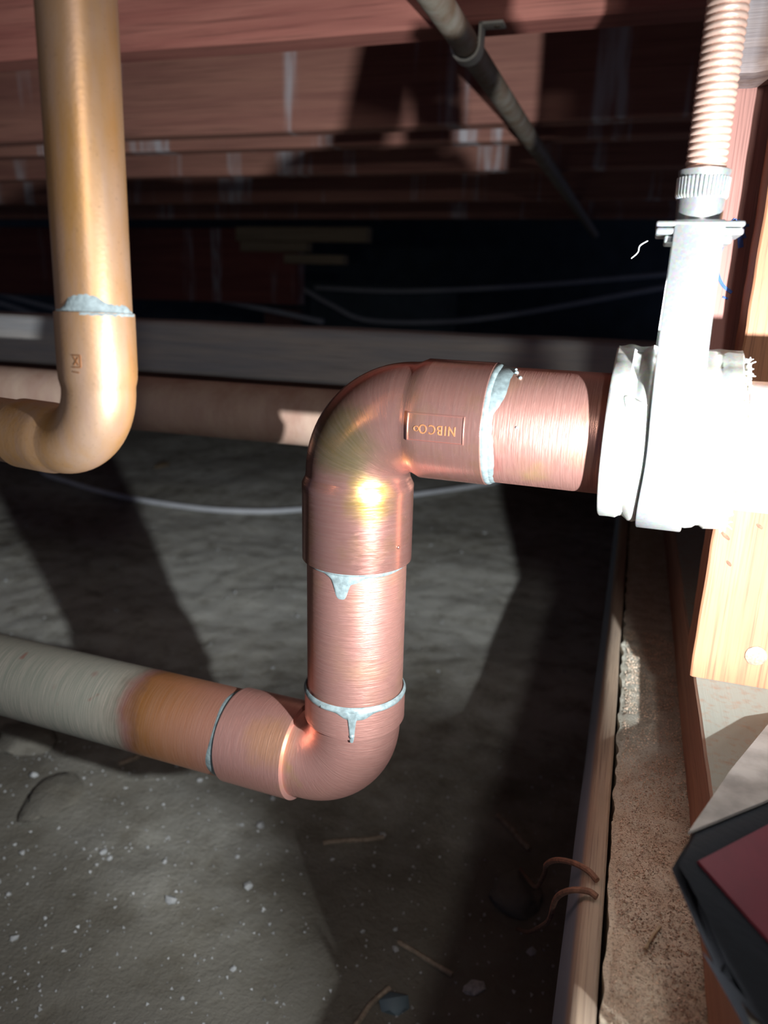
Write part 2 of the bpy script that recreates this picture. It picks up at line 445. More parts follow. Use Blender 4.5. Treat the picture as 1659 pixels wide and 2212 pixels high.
# ------------------------------------------------------------------ floor joists and timbers
def joist(name, label, y, zb, mat, x0=-3.6, x1=.9, thick=.04, top=.55, group='floor joists'):
    o = obj(name, plank(B(), (x0, y, zb), (x1, y+thick, top), 0, 60, .003, .0015, 3), mat)
    o['label'] = label; o['category'] = 'joist'
    if group: o['group'] = group
    return o
joist('floor_joist', 'nearest red-brown floor joist across the top of the picture, pipe strap nailed under it', .767, .244, 'joist')
joist('floor_joist', 'second wide red-brown floor joist, just behind the nearest one, with faint pale streaks', 1.167, .244, 'joist_far')
joist('floor_joist', 'thin joist showing as the first narrow strip below the second wide joist', 1.30, .246, 'joist_far')
joist('floor_joist', 'third floor joist in the dark behind, with white plaster smears', 1.567, .244, 'joist_far')
joist('floor_joist', 'fourth floor joist far back, a plain reddish strip', 1.967, .238, 'joist_far')
joist('floor_joist', 'fifth floor joist, next before the red girder at the back', 2.40, .24, 'joist_far')
o = obj('girder', plank(B(), (-4.6, 3.0, -.045), (-1.40, 3.09, .262), 0, 30, .004, .003, 2), 'girder')
o['label'] = 'dark red girder under the joists at the far back left, streaked with pale runs'; o['category'] = 'girder'
for i, (x0, x1, z0, z1, y, lab) in enumerate([(-1.64, -1.06, .205, .262, 2.93, 'longest of three pale boards tucked under the far joists, topmost'),
                                  (-1.62, -1.32, .165, .203, 2.93, 'short pale board just under the longest far board'),
                                  (-1.42, -1.16, .120, .155, 2.93, 'lowest of the three pale boards under the far joists')]):
    o = obj('pale_board', plank(B(), (x0, y, z0), (x1, y+.06, z1), 0, 6, .002, .001, 4), 'lumber'); o['label'] = lab; o['category'] = 'board'; o['group'] = 'pale boards under the far joists'
o = obj('support_block', plank(B(), (-1.86, 3.6, -.50), (-1.70, 3.72, -.075), 2, 6, .004, .002, 4), 'pink'); o['label'] = 'short pinkish block standing in the dark below the red girder'; o['category'] = 'block'
o = obj('leaning_panel', plank(B(), (-1.80, 4.05, -.5), (-.95, 4.07, .062), 0, 10, .003, .003, 3), 'panel'); o['label'] = 'dull blue-grey panel standing in the darkness at the back'; o['category'] = 'panel'
# cross beam and board behind the copper pipes
o = obj('cross_beam', plank(B(), (-2.2, .86, -.106), (.30, .95, -.0405), 0, 120, .004, .0012, 9), 'weathered'); o['label'] = 'weathered grey wooden beam running level behind the copper pipes'; o['category'] = 'beam'
o = obj('brown_board', plank(B(), (-2.2, .955, -.150), (.30, .985, -.09), 0, 40, .002, .001, 5), 'under'); o['label'] = 'dark brown board just below and behind the weathered grey beam'; o['category'] = 'board'

# sill plate, stud, backing board, girder end at the right
def make_sill():
    bm = B(); plank(bm, (.0522, .03, LEDGE+.0012), (.136, 2.6, -.2022), 1, 200, .0012, .0007, 40)
    o = obj('sill_plate', bm, 'sill'); o['label'] = 'brown wooden sill plate with dusty grey top on the concrete ledge'; o['category'] = 'plate'
make_sill()
def make_stud():
    t = thing('wall_stud', 'brightly lit golden wooden stud standing on the dusty sill plate', 'stud', (.0915, .437, -.2022))
    bm = B(); plank(bm, (.0499, .42, -.2022), (.1330, .4545, .1078), 2, 80, .0010, .0005, 60); bm.transform(Matrix.Translation(-t.location)); obj('post', bm, 'stud', t)
    bm = B(); tube(bm, [(.0815, .4225, -.1834), (.0815, .4192, -.1834), (.0815, .4187, -.1834)], [.0056, .0056, .0045], 20)
    rough_up(bm, .0003, 400); bm.transform(Matrix.Translation(-t.location)); obj('nail_head', bm, 'nail', t, label='round dusty nail head near the foot of the stud')
    for (x, z, ln, an) in ((.0565, -.1176, .0074, -.7), (.0718, -.110, .0056, -.6), (.0602, -.1325, .0056, -.8), (.0653, -.0999, .0037, .4)):
        bm = B(); bmesh.ops.create_icosphere(bm, subdivisions=2, radius=1, matrix=Matrix.Translation((x, .4202, z)) @ Matrix.Rotation(-an, 4, 'Y') @ Matrix.Diagonal((ln/2, .0005, .0012, 1)))
        bm.transform(Matrix.Translation(-t.location)); obj('pitch_pocket', bm, 'rust', t)
make_stud()
def stroke(bm, P, w, y):
    P = catmull(P, 6); prev = None
    for i, p in enumerate(P):
        a = P[max(0, i-1)]; b = P[min(len(P)-1, i+1)]; d = (b-a).normalized(); n = V((-d.z, 0, d.x))
        q = (bm.verts.new((p+n*w/2)), bm.verts.new((p-n*w/2)))
        if prev: bm.faces.new((prev[0], prev[1], q[1], q[0]))
        prev = q
def make_backing():
    t = thing('backing_board', 'pinkish board behind the golden stud with blue chalk writing', 'board', (.067, .473, -.09))
    bm = B(); plank(bm, (.0255, .4560, -.09), (.11, .492, .1075), 2, 30, .001, .0004, 30); bm.transform(Matrix.Translation(-t.location)); obj('board', bm, 'pink', t)
    y = .4554
    strokes = [([(0.0367, y, 0.0322), (0.0353, y, 0.0257), (0.0358, y, 0.0187), (0.0395, y, 0.0117), (0.0446, y, 0.0079)], .0016),
               ([(0.0404, y, 0.0056), (0.0432, y, 0.0047)], .0010),
               ([(0.0392, y, 0.0443), (0.0414, y, 0.0425), (0.0437, y, 0.0439)], .0030), ([(0.0404, y, 0.0448), (0.0418, y, 0.0401)], .0022),
               ([(0.0418, y, 0.0401), (0.0442, y, 0.0364), (0.0456, y, 0.0308)], .0026), ([(0.0460, y, 0.0429), (0.0456, y, 0.0387), (0.0470, y, 0.0355)], .0014), ([(0.0442, y, 0.0411), (0.0479, y, 0.0420)], .0013)]
    for P, w in strokes:
        bm = B(); stroke(bm, P, w, y)
        r = bmesh.ops.extrude_face_region(bm, geom=bm.faces[:]); bmesh.ops.translate(bm, verts=[v for v in r['geom'] if isinstance(v, bmesh.types.BMVert)], vec=(0, .0006, 0))
        bm.transform(Matrix.Translation(-t.location)); obj('chalk_mark', bm, 'chalk', t, smooth=False)
make_backing()
bm = B(); plank(bm, (.0225, .423, .1080), (.60, .53, .243), 0, 80, .003, .003, 45)
o = obj('rough_beam', bm, 'rough'); o['label'] = 'dark rough-sawn beam resting on the stud at the top right corner'; o['category'] = 'beam'

# ------------------------------------------------------------------ new copper drain: upper pipe, elbow, riser, elbow, lower pipe
def make_drain():
    c_up = V((-.1286, .3500, -.0562)); up_dir = V((1, -.030, .0)).normalized()
    c_lo = V((-.1272, .3505, -.2590)); lo_dir = V((-.269, .0175, -.0064)).normalized()
    t = thing('copper_drain_pipe', 'new shiny copper drain pipe with two soldered elbows, stepping down in the middle', 'pipe', c_lo)
    T = Matrix.Translation(-V(t.location))
    rz = (c_lo-c_up).normalized()
    def up(s): return c_up+up_dir*s
    def lo(s): return c_lo+lo_dir*s
    def ri(s): return c_up+rz*s
    toward = V((0, -1, 0))
    # straight lengths
    bm = B(); tube(bm, [up(.035), up(.06), up(.10), up(.14), up(.1745)], .027, 96); bm.transform(T); pipe = obj('upper_pipe', bm, 'copper', t)
    bm = B(); tube(bm, [up(.174), up(.20), up(.26), up(.36)], .0273, 96); bm.transform(T); obj('silver_pipe_section', bm, 'silver', t, label='silvery end of the upper pipe, right of the hanger')
    H = (c_lo-c_up).length
    bm = B(); tube(bm, [ri(.045), ri(.08), ri(.12), ri(H-.045)], .0264, 96); bm.transform(T); obj('riser_pipe', bm, 'copper', t)
    bm = B(); tube(bm, [lo(.04+.03*i) for i in range(14)]+[lo(.9), lo(1.4)], .0268, 96); bm.transform(T); obj('lower_pipe', bm, 'lower_pipe', t, label='lower pipe, grey-green with age at the left and heat-tinted near the elbow')
    # elbows
    def elbow(name, legA, legB, corner, R, rb, rA, rB, mat, lA, lB, seg=96, st=.0020):
        a = arc(legA(1), corner, legB(1), R, 22)
        sA = (a[0]-corner).length; sB = (a[-1]-corner).length
        P = [legA(lA), legA(lA-.0006), legA(lA-.004)] ; Rr = [rA-.0012, rA, rA]
        P += [legA(sA+.010), legA(sA+.0055), legA(sA+st)]; Rr += [rA, rA, rb+.0003]
        P += a; Rr += [rb]*len(a)
        P += [legB(sB+st), legB(sB+.0055), legB(sB+.010)]; Rr += [rb+.0003, rB, rB]
        P += [legB(lB-.004), legB(lB-.0006), legB(lB)]; Rr += [rB, rB, rB-.0012]
        bm = B(); tube(bm, P, Rr, seg); bm.transform(T); return obj(name, bm, mat, t)
    e1 = elbow('elbow', up, ri, c_up, .0300, .0268, .0287, .0288, 'elbow', .0690, .0765)
    e2 = elbow('elbow', lambda s: c_lo-rz*s, lo, c_lo, .0285, .0256, .0279, .0284, 'lower_elbow', .0500, .0780, st=.0046)
    # solder at the four joints
    fu = cyl_frame(c_up, up_dir, (0, -1, .165))
    bm = B()
    patch(bm, fu, .0270, 0, 2*PI, lambda u: .0675, lambda u: .0715+.0006*math.sin(3*u), .0016, 90, 6, True)
    # u>0 side is below for this axis (A x e1)
    def ub(u):
        k = u*UPS
        return .0725 + .0050*math.exp(-((k-.75)/.50)**4) + .0035*math.exp(-((k-1.25)/.2)**2) + .0022*math.exp(-((k+.6)/.5)**2) + .0006*noise.noise(V((u*9, 1, 0)))
    UPS = 1 if fu[3].z > 0 else -1
    patch(bm, fu, .0270, -1.6, 1.6, lambda u: .069, ub, .0007, 90, 5)
    bm.transform(T); obj('solder_joint', bm, 'solder', t)
    for (uu, s, r) in ((UPS*1.05, .0790, .0011), (UPS*1.2, .0780, .0007), (UPS*.9, .0815, .0009), (-UPS*.02, .0840, .0006)):
        p, A, a1, a2 = fu; bm = B(); bmesh.ops.create_icosphere(bm, subdivisions=2, radius=r, matrix=Matrix.Translation(p+A*s+(a1*math.cos(uu)+a2*math.sin(uu))*.0271))
        bm.transform(T); obj('solder_bead', bm, 'solder', pipe)
    fr = cyl_frame(c_up, rz, (.36, -1, 0)); sgn = 1 if fr[3].x > 0 else -1    # sgn*u > 0 : right side
    bm = B()
    patch(bm, fr, .0264, 0, 2*PI, lambda u: .0755, lambda u: .0780, .0010, 90, 5, True)
    def db(u):
        k = sgn*u
        d = .0085*math.exp(-((k+.29)/.15)**4) + .0040*math.exp(-((k+.22)/.34)**4) + .0010*math.exp(-((k-.5)/.4)**2)
        return .0778 + d + .0003*noise.noise(V((u*12, 4, 0)))
    patch(bm, fr, .0264, -1.2, 1.2, lambda u: .0765, db, .0008, 160, 8)
    bm.transform(T); obj('solder_joint', bm, 'solder', t)
    bm = B(); s0 = H-.0500
    patch(bm, fr, lambda s: .0268, 0, 2*PI, lambda u: s0-.0022, lambda u: s0+.0020, .0018, 90, 6, True)
    def rbot(s): return .0280
    def dd(u):
        k = sgn*u
        return s0+.0012 + .0034*math.exp(-((k-.02)/.30)**4) + .0135*math.exp(-((k+.04)/.062)**4)
    patch(bm, fr, rbot, -.7, .7, lambda u: s0-.0010, dd, .0009, 160, 10)
    p, A, a1, a2 = fr; uu = sgn*-.04
    bmesh.ops.create_icosphere(bm, subdivisions=2, radius=.0016, matrix=Matrix.Translation(p+A*(s0+.0140)+(a1*math.cos(uu)+a2*math.sin(uu))*.0278))
    bm.transform(T); obj('solder_joint', bm, 'solder', t)
    fl = cyl_frame(c_lo, lo_dir, (0, -1, .73)); us = 1 if fl[3].z > 0 else -1
    bm = B()
    patch(bm, fl, .0268, 0, 2*PI, lambda u: .0772, lambda u: .0790, .0008, 90, 4, True)
    patch(bm, fl, .0268, -1.45, 1.45, lambda u: .0775, lambda u: .0800+.0040*math.exp(-((us*u+.9)/.5)**2)+.0018*math.exp(-((us*u-.7)/.5)**2), .0006, 90, 4)
    bm.transform(T); obj('solder_joint', bm, 'solder', t)
    # stamped maker's mark on the upper socket: frame with lettering, upside down
    def onpipe(s, v, h):      # s along the pipe, v metres up round the pipe from its camera side
        p, A, a1, a2 = fu; u = UPS*v/.0287; return p+A*s+(a1*math.cos(u)+a2*math.sin(u))*(.0287+h)
    s0, s1, v0, v1 = .0350, .0610, -.0105, .0020
    sl = lambda s: -(s-s0)*.05
    bm = B()
    def bar(sa, va, sb, vb, w):
        n = 24; pr = None
        for i in range(n+1):
            f = i/n; s = sa+(sb-sa)*f; v = va+(vb-va)*f
            d = V((sb-sa, vb-va)).normalized(); nx, ny = -d.y*w/2, d.x*w/2
            q = [bm.verts.new(onpipe(s+nx*k, v+ny*k, h)) for k, h in ((1, -.0002), (.5, .00035), (-.5, .00035), (-1, -.0002))]
            if pr:
                for j in range(3): bm.faces.new((pr[j], pr[j+1], q[j+1], q[j]))
            pr = q
    bar(s0, v0, s1, v0, .0009); bar(s0, v1, s1, v1, .0009); bar(s1, v0, s1, v1, .0009); bar(s0, v0, s0, v1, .0009)
    bm.transform(T)
    plate = obj('stamped_frame', bm, 'elbow', e1)
    fc = bpy.data.curves.new('stamp', 'FONT'); fc.body = 'NIBCO'; fc.size = 1; fc.align_x = 'CENTER'; fc.align_y = 'CENTER'; fc.resolution_u = 3; fc.space_character = 1.18
    fo = bpy.data.objects.new('stamp', fc); COL.objects.link(fo); bpy.context.view_layer.update()
    me = bpy.data.meshes.new_from_object(fo.evaluated_get(bpy.context.evaluated_depsgraph_get()))
    bpy.data.objects.remove(fo); bpy.data.curves.remove(fc)
    bm = B(); bm.from_mesh(me); bpy.data.meshes.remove(me)
    bmesh.ops.triangulate(bm, faces=bm.faces[:]); bmesh.ops.subdivide_edges(bm, edges=bm.edges[:], cuts=1)
    xs = [v.co.x for v in bm.verts]; ys = [v.co.y for v in bm.verts]; cx, cy = (min(xs)+max(xs))/2, (min(ys)+max(ys))/2
    kx = .0168/(max(xs)-min(xs)); ky = .0043/(max(ys)-min(ys)); mid_s = (s0+s1)/2+.0010; mid_v = (v0+v1)/2-.0006
    for v in bm.verts: v.co = onpipe(mid_s-(v.co.x-cx)*kx, mid_v-(v.co.y-cy)*ky, .00025)
    r = bmesh.ops.extrude_face_region(bm, geom=bm.faces[:])
    p, A, a1, a2 = fu
    for v in [g for g in r['geom'] if isinstance(g, bmesh.types.BMVert)]:
        d = (v.co-p); d -= A*d.dot(A); v.co -= d.normalized()*.0006
    bm.transform(T); obj('stamped_lettering', bm, 'ink', e1, smooth=False)
    bm = B(); rg = []
    for i in range(17):
        a = 2*PI*i/16; rg.append((s0+.0043+.0011*math.cos(a), mid_v+.0011*math.sin(a)))
    for i in range(16): bar(*rg[i], *rg[i+1], .0004)
    bm.transform(T); obj('stamped_ring', bm, 'ink', e1)
    # little stamped bead on the right side of the vertical socket
    bm = B(); p, A, a1, a2 = fr; uu = sgn*.80
    bmesh.ops.create_icosphere(bm, subdivisions=2, radius=.0011, matrix=Matrix.Translation(p+A*.064+(a1*math.cos(uu)+a2*math.sin(uu))*.0287))
    bm.transform(T); obj('stamped_dot', bm, 'elbow', e1)
    return up, fu
UP, FU = make_drain()

# ------------------------------------------------------------------ hanger: threaded rod, knurled nut, band, sleeve, felt
def make_hanger():
    XC = .0172
    s_c = (XC+.1286)/V((1, -.030, 0)).normalized().x
    C = UP(s_c); R = .0396
    t = thing('pipe_hanger', 'galvanised band hanger on a copper-coloured threaded rod, clasping the upper copper pipe', 'hanger', (XC, C.y, C.z))
    T = Matrix.Translation(-V(t.location)); yc = C.y
    # threaded rod (a true helix)
    bm = B(); pitch = .00258; n = 32; steps = 10; z0 = .047; turns = 76; g = []
    for j in range(turns*steps+1):
        z = z0+pitch*j/steps; row = []
        for k in range(n):
            a = 2*PI*k/n; ph = (j/steps - k/n) % 1.0
            rr = .0066 + .0012*(max(0, math.sin(PI*ph))**.55); row.append(bm.verts.new((XC+rr*math.cos(a), yc+rr*math.sin(a), z)))
        g.append(row)
    for j in range(len(g)-1):
        for k in range(n): bm.faces.new((g[j][k], g[j][(k+1) % n], g[j+1][(k+1) % n], g[j+1][k]))
    bm.transform(T); obj('threaded_rod', bm, 'rod', t, label='copper-coloured threaded rod')
    # knurled nut
    bm = B(); tube(bm, [(XC, yc, z) for z in (.033, .036, .040, .0488, .0510, .0519, .0523)], [.0088, .0090, .0091, .0094, .0099, .0100, .0092], 64)
    bm.transform(T); nut = obj('knurled_nut', bm, 'galv', t)
    for k in range(40):
        a = 2*PI*k/40; bm = B()
        tube(bm, [(XC+.0092*math.cos(a), yc+.0092*math.sin(a), .0415), (XC+.0096*math.cos(a), yc+.0096*math.sin(a), .0425), (XC+.0098*math.cos(a), yc+.0098*math.sin(a), .0492)], [.0003, .00045, .00045], 6)
        bm.transform(T); obj('knurl', bm, 'galv', nut)
    for (za, zb, hw, hd) in ((.0302, .0324, .0160, .0125), (.0272, .0297, .0158, .0125), (.0240, .0270, .0122, .0105)):
        bm = B(); box(bm, (XC-hw, yc-hd, za), (XC+hw+.0006, yc+hd, zb), .0009, 3)
        bm.transform(T); obj('washer_plate', bm, 'galv', t)
    # band: closed teardrop loop in the plane across the pipe
    top = [(-.0115, .0330), (.0115, .0330)]
    def tangent(px, pz, side):
        d = math.hypot(px, pz); a0 = math.atan2(pz, px); al = math.acos(R/d); return a0+side*al
    dz = .0330-C.z
    aF = tangent(-.0125, dz-.003, 1); aB = tangent(.0125, dz-.003, -1)
    P = []
    for i in range(7):
        a = PI/2*i/6; P.append((-.0125+.002-.002*math.sin(a) if False else -.0105-.002*math.sin(a), dz-.002+.002*math.cos(a)))
    for i in range(1, 12):
        f = i/12; P.append((-.0125+(R*math.cos(aF)+.0125)*f, dz-.003+(R*math.sin(aF)-dz+.003)*f))
    if aB < aF: aB += 2*PI
    for i in range(49):
        a = aF+(aB-aF)*i/48; P.append((R*math.cos(a), R*math.sin(a)))
    for i in range(1, 12):
        f = i/12; P.append((R*math.cos(aB)+(.0125-R*math.cos(aB))*f, R*math.sin(aB)+(dz-.003-R*math.sin(aB))*f))
    for i in range(7):
        a = PI/2*(1-i/6); P.append((.0105+.002*math.sin(a), dz-.002+.002*math.cos(a)))
    bm = B(); rings = []; N = len(P); w = .00925
    for i in range(N):
        a = V(P[i-1]); b = V(P[(i+1) % N]); d = (b-a).normalized(); nn = V((d.y, -d.x))
        if nn.dot(V(P[i])) < 0 and abs(P[i][1]) < .05: nn = -nn
        # hand-flattened band edges
        o_ = V(P[i]); i_ = o_-nn*.0022
        ring = [(-w, o_-nn*.0003), (-w+.0005, o_), (w-.0005, o_), (w, o_-nn*.0003), (w, i_), (-w, i_)]
        wob = .0004*math.sin(i*.35)
        rings.append([bm.verts.new((XC+x+wob, yc+q.x, C.z+q.y)) for x, q in ring])
    for i in range(N):
        for k in range(6): bm.faces.new((rings[i][k], rings[i][(k+1) % 6], rings[(i+1) % N][(k+1) % 6], rings[(i+1) % N][k]))
    bm.transform(T); band = obj('band', bm, 'galv', t)
    bm = B(); bmesh.ops.create_uvsphere(bm, u_segments=24, v_segments=10, radius=1, matrix=Matrix.Translation((XC+.0005, yc-.0158, .0165)) @ Matrix.Diagonal((.0018, .0006, .0018, 1)))
    bm.transform(T); obj('dimple', bm, 'galv', band)
    # sleeve: two half shells of ribbed sheet metal with a gap at the top
    A = V((1, -.030, 0)).normalized(); fr = cyl_frame(C, A, (0, -1, 0)); e1, e2 = fr[2], fr[3]
    if e2.z < 0: e2 = -e2
    prof = [(-.0252, .0362), (-.0245, .0367), (-.0205, .0364), (-.0180, .0366), (-.0165, .0356), (-.0150, .0354), (-.0125, .0372), (-.0105, .0376), (-.0092, .0372), (-.0085, .0366),
            (.0085, .0366), (.0095, .0371), (.0115, .0374), (.0140, .0370), (.0155, .0358), (.0168, .0357), (.0185, .0368), (.0215, .0368), (.0240, .0366), (.0246, .0360)]
    bm = B(); n = 110; a0, a1 = math.radians(84), math.radians(84-336); g = []
    for i in range(n+1):
        u = a0+(a1-a0)*i/n; endf = max(0, 1-min(i, n-i)/5); row = []
        for (s, r) in prof:
            rr = r + .0020*endf + (.0006*noise.noise(V((s*150, u*2, 1))))*(1+endf)
            row.append(bm.verts.new(C+A*s+(e1*math.cos(u)+e2*math.sin(u))*rr))
        g.append(row)
    for i in range(n):
        for j in range(len(prof)-1): bm.faces.new((g[i][j], g[i][j+1], g[i+1][j+1], g[i+1][j]))
    bmesh.ops.recalc_face_normals(bm, faces=bm.faces); bmesh.ops.solidify(bm, geom=bm.faces[:], thickness=.0008)
    bm.transform(T); obj('sleeve', bm, 'sleeve', t, label='ribbed sheet-metal sleeve between the band and the pipe')
    for (sa, sb) in ((-.0250, -.0095), (.0100, .0245)):
        bm = B(); g = []
        for i in range(13):
            s = sa+(sb-sa)*i/12; row = []
            for j in range(5):
                v = -.006+.010*j/4; z = .0375+.0009*noise.noise(V((s*220, v*60, 2)))+.0004*j
                row.append(bm.verts.new(C+A*s+e1*(-v)+e2*z))
            g.append(row)
        for i in range(12):
            for j in range(4): bm.faces.new((g[i][j], g[i][j+1], g[i+1][j+1], g[i+1][j]))
        bmesh.ops.solidify(bm, geom=bm.faces[:], thickness=.0007)
        bm.transform(T); obj('sleeve_lip', bm, 'sleeve', t)
    # felt liner with frayed right edge
    bm = B(); tube(bm, [C+A*s for s in (-.0235, -.01, .01, .0225, .0262, .0268)], [.0350, .0354, .0354, .0352, .0350, .0335], 120, True, lambda i, a: .0006*noise.noise(V((math.cos(a)*22, math.sin(a)*22, i))))
    bm.transform(T); felt = obj('felt_liner', bm, 'felt', t)
    bm = B(); rnd = random.Random(3)
    for k in range(420):
        u = rnd.uniform(-PI, PI); r = rnd.uniform(.0340, .0366); p = C+A*rnd.uniform(.0244, .0272)+(e1*math.cos(u)+e2*math.sin(u))*r
        q = p+V((rnd.uniform(-.001, .0022), rnd.uniform(-.0015, .0015), rnd.uniform(-.0015, .0015)))
        tube(bm, [p, (p+q)/2+V((0, 0, .0003)), q], [.00022, .0002, .0001], 4)
    bm.transform(T); obj('frayed_fibre', bm, 'lint', felt, kind='stuff')
    for P, r in (([(-.0012, yc-.002, .0255), (-.0040, yc-.003, .0235), (-.0045, yc-.002, .0210), (-.0068, yc-.003, .0185)], .0002),
                 ([(.0000, C.y-.0352, C.z+.0160), (.0020, C.y-.0365, C.z+.0195), (.0060, C.y-.0345, C.z+.0185)], .00015)):
        bm = B(); tube(bm, catmull(P, 5), r, 5); bm.transform(T); obj('lint_thread', bm, 'lint', t)
make_hanger()

# ------------------------------------------------------------------ aged copper pipe at the left with its elbow
def make_left_pipe():
    c = V((-.1903, .2335, -.0584)); top = V((-.1941, .2444, .20)); d = V((-.985, .17, .0)).normalized()
    t = thing('aged_copper_pipe', 'aged orange-brown copper pipe coming down at the left and turning away', 'pipe', c)
    T = Matrix.Translation(-c); rz = (c-top).normalized(); Hh = (c-top).length
    vz = lambda s: c-rz*s
    bm = B(); tube(bm, [vz(0.02902), vz(0.06450), vz(0.12900), vz(Hh)], 0.01329, 72); bm.transform(T); obj('pipe', bm, 'old', t)
    a = arc(vz(1), c, c+d, 0.02129, 20); lb = lambda s: c+d*s
    P = [vz(0.04967), vz(0.04934), vz(0.04644), vz(0.02902), vz(0.02548), vz(0.02258)]; Rr = [0.01329, 0.01413, 0.01419, 0.01419, 0.01400, 0.01335]
    P += a; Rr += [0.01329]*len(a)
    P += [lb(0.02258), lb(0.02548), lb(0.02902), lb(0.04515), lb(0.04547)]; Rr += [0.01335, 0.01400, 0.01419, 0.01419, 0.01329]
    bm = B(); tube(bm, P, Rr, 72); bm.transform(T); el = obj('elbow', bm, 'old', t)
    bm = B(); tube(bm, [lb(0.03870), lb(0.07740), lb(0.4), lb(1.2)], 0.01329, 48); bm.transform(T); obj('pipe', bm, 'old', t)
    fr = cyl_frame(c, -rz, (.80, -1, 0)); sg = 1 if fr[3].x > 0 else -1
    bm = B()
    patch(bm, fr, 0.01329, -1.3, 1.35, lambda u: 0.04915, lambda u: 0.05040+0.0050*math.exp(-((sg*u+.25)/.55)**4)+0.00194*math.exp(-((sg*u-.7)/.4)**4)+0.00077*noise.noise(V((u*8, 2, 1))), 0.0006, 120, 8)
    patch(bm, fr, 0.01413, -.4, 1.4, lambda u: 0.04805-0.00077*noise.noise(V((u*9, 5, 1))), lambda u: 0.04954, 0.00026, 100, 5)
    bm.transform(T); obj('solder_joint', bm, 'old_solder', t)
    # stamped marks on the socket
    def on(u, s, h=.0001):
        p, A, a1, a2 = fr; return p+A*s+(a1*math.cos(sg*u)+a2*math.sin(sg*u))*(0.01419+h)
    bm = B()
    for (ua, sa, ub_, sb) in ((-.62, .0345, -.40, .0345), (-.62, .0303, -.40, .0303), (-.40, .0303, -.40, .0345), (-.58, .0310, -.45, .0339), (-.58, .0339, -.45, .0310), (-.62, .0287, -.45, .0284)):
        tube(bm, [on(ua+(ub_-ua)*i/5, sa+(sb-sa)*i/5) for i in range(6)], .00022, 6)
    bm.transform(T); obj('stamped_mark', bm, 'ink', el)
    bm = B(); tube(bm, [on(.36+.055*math.cos(2*PI*i/16), .0364+.0008*math.sin(2*PI*i/16)) for i in range(17)], .0002, 6); bm.transform(T); obj('stamped_ring', bm, 'old_solder', el)
make_left_pipe()

# ------------------------------------------------------------------ other pipes
o = obj('back_pipe', tube(B(), [(-2.2+.1*i, .565+.003*math.sin(i), -.0980) for i in range(26)], .0241, 48), 'brown'); o['label'] = 'dull brown copper pipe running level behind, in front of the weathered beam'; o['category'] = 'pipe'
o = obj('ceiling_pipe', tube(B(), [(-.183, -.2+.2*i, .2268) for i in range(16)], .0118, 36), mat_old_copper('dusty_copper', (.25, .17, .11), (.36, .33, .27), .2, .5)); o['label'] = 'thin dusty copper pipe strapped under the joists, running away into the dark'; o['category'] = 'pipe'
def make_strap():
    c = V((-.183, .768, .2256)); t = thing('pipe_strap', 'off-white plastic strap holding the thin pipe under the nearest joist', 'strap', c)
    bm = B(); R0, R1, hw = .0120, .0144, .0085; prof = []
    for i in range(25):
        a = PI*1.02+ (PI*.96)*i/24 if False else PI + PI*i/24
        prof.append((math.cos(a), math.sin(a)))
    rings = []
    for (x, z) in [(-1, 1.0)] + prof + [(1, 1.0)]:
        rings.append([bm.verts.new((x*r, y, z*r if z < .5 else .0170)) for r, y in ((R1, -hw), (R1, hw), (R0, hw), (R0, -hw))])
    for i in range(len(rings)-1):
        for k in range(4): bm.faces.new((rings[i][k], rings[i][(k+1) % 4], rings[i+1][(k+1) % 4], rings[i+1][k]))
    bm.faces.new(rings[0]); bm.faces.new(list(reversed(rings[-1])))
    obj('loop', bm, 'plate', t)
    for sx in (-1, 1):
        bm = B(); x0, x1 = sorted((sx*.0118, sx*(.034 if sx > 0 else .020))); box(bm, (x0, -hw, .0150), (x1, hw, .0176), .0006, 2); tab = obj('tab', bm, 'plate', t)
        if sx > 0:
            bm = B(); tube(bm, [(.027, 0, .0156), (.027, 0, .0143), (.027, 0, .0139)], [.0030, .0028, .0015], 14); obj('nail', bm, 'nail', tab)
make_strap()

# ------------------------------------------------------------------ cables
def cable(label, P, r, lift=True, n=10):
    bm = B(); P = [V((p[0], p[1], ground_z(p[0], p[1])+r*.6 if lift else p[2])) for p in P] if lift else P
    C_ = catmull(P, n)
    if lift: C_ = [V((p.x, p.y, -.487)) for p in C_]
    o = obj('cable', tube(bm, C_, r, 12), 'cable'); o['label'] = label; o['category'] = 'cable'
cable('white cable curving across the dirt floor, passing behind the copper elbow', [(-1.75, 1.95), (-1.53, 1.62), (-1.36, 1.53), (-1.172, 1.472), (-1.0, 1.452), (-.848, 1.466), (-.707, 1.543), (-.505, 1.784), (-.317, 2.046), (-.15, 2.4)], .0068)
for lab, P in (('upper pale cable sagging across the dark at the back', [(-1.70, 3.90, .037), (-1.3, 3.90, .030), (-.954, 3.90, .045), (-.5, 3.90, .08), (-.02, 3.90, .132), (.4, 3.90, .18)]),
               ('lower pale cable sagging deep across the dark at the back', [(-1.70, 3.72, .030), (-1.53, 3.72, -.05), (-1.344, 3.72, -.116), (-1.0, 3.72, -.115), (-.62, 3.72, -.068), (-.015, 3.72, .060), (.3, 3.72, .13)]),
               ('short pale cable slanting down under the red girder', [(-2.25, 3.3, .01), (-2.0, 3.3, -.03), (-1.62, 3.3, -.085), (-1.4, 3.3, -.12)]),
               ('pale cable at the far left edge, nearer the left pipe', [(-3.3, 3.2, -.02), (-3.05, 3.2, -.07), (-2.6, 3.2, -.15)]),
               ('pale cable at the far left edge, outermost', [(-3.5, 3.2, -.03), (-3.2, 3.2, -.09), (-2.8, 3.2, -.18)])):
    cable(lab, P, .012, False)

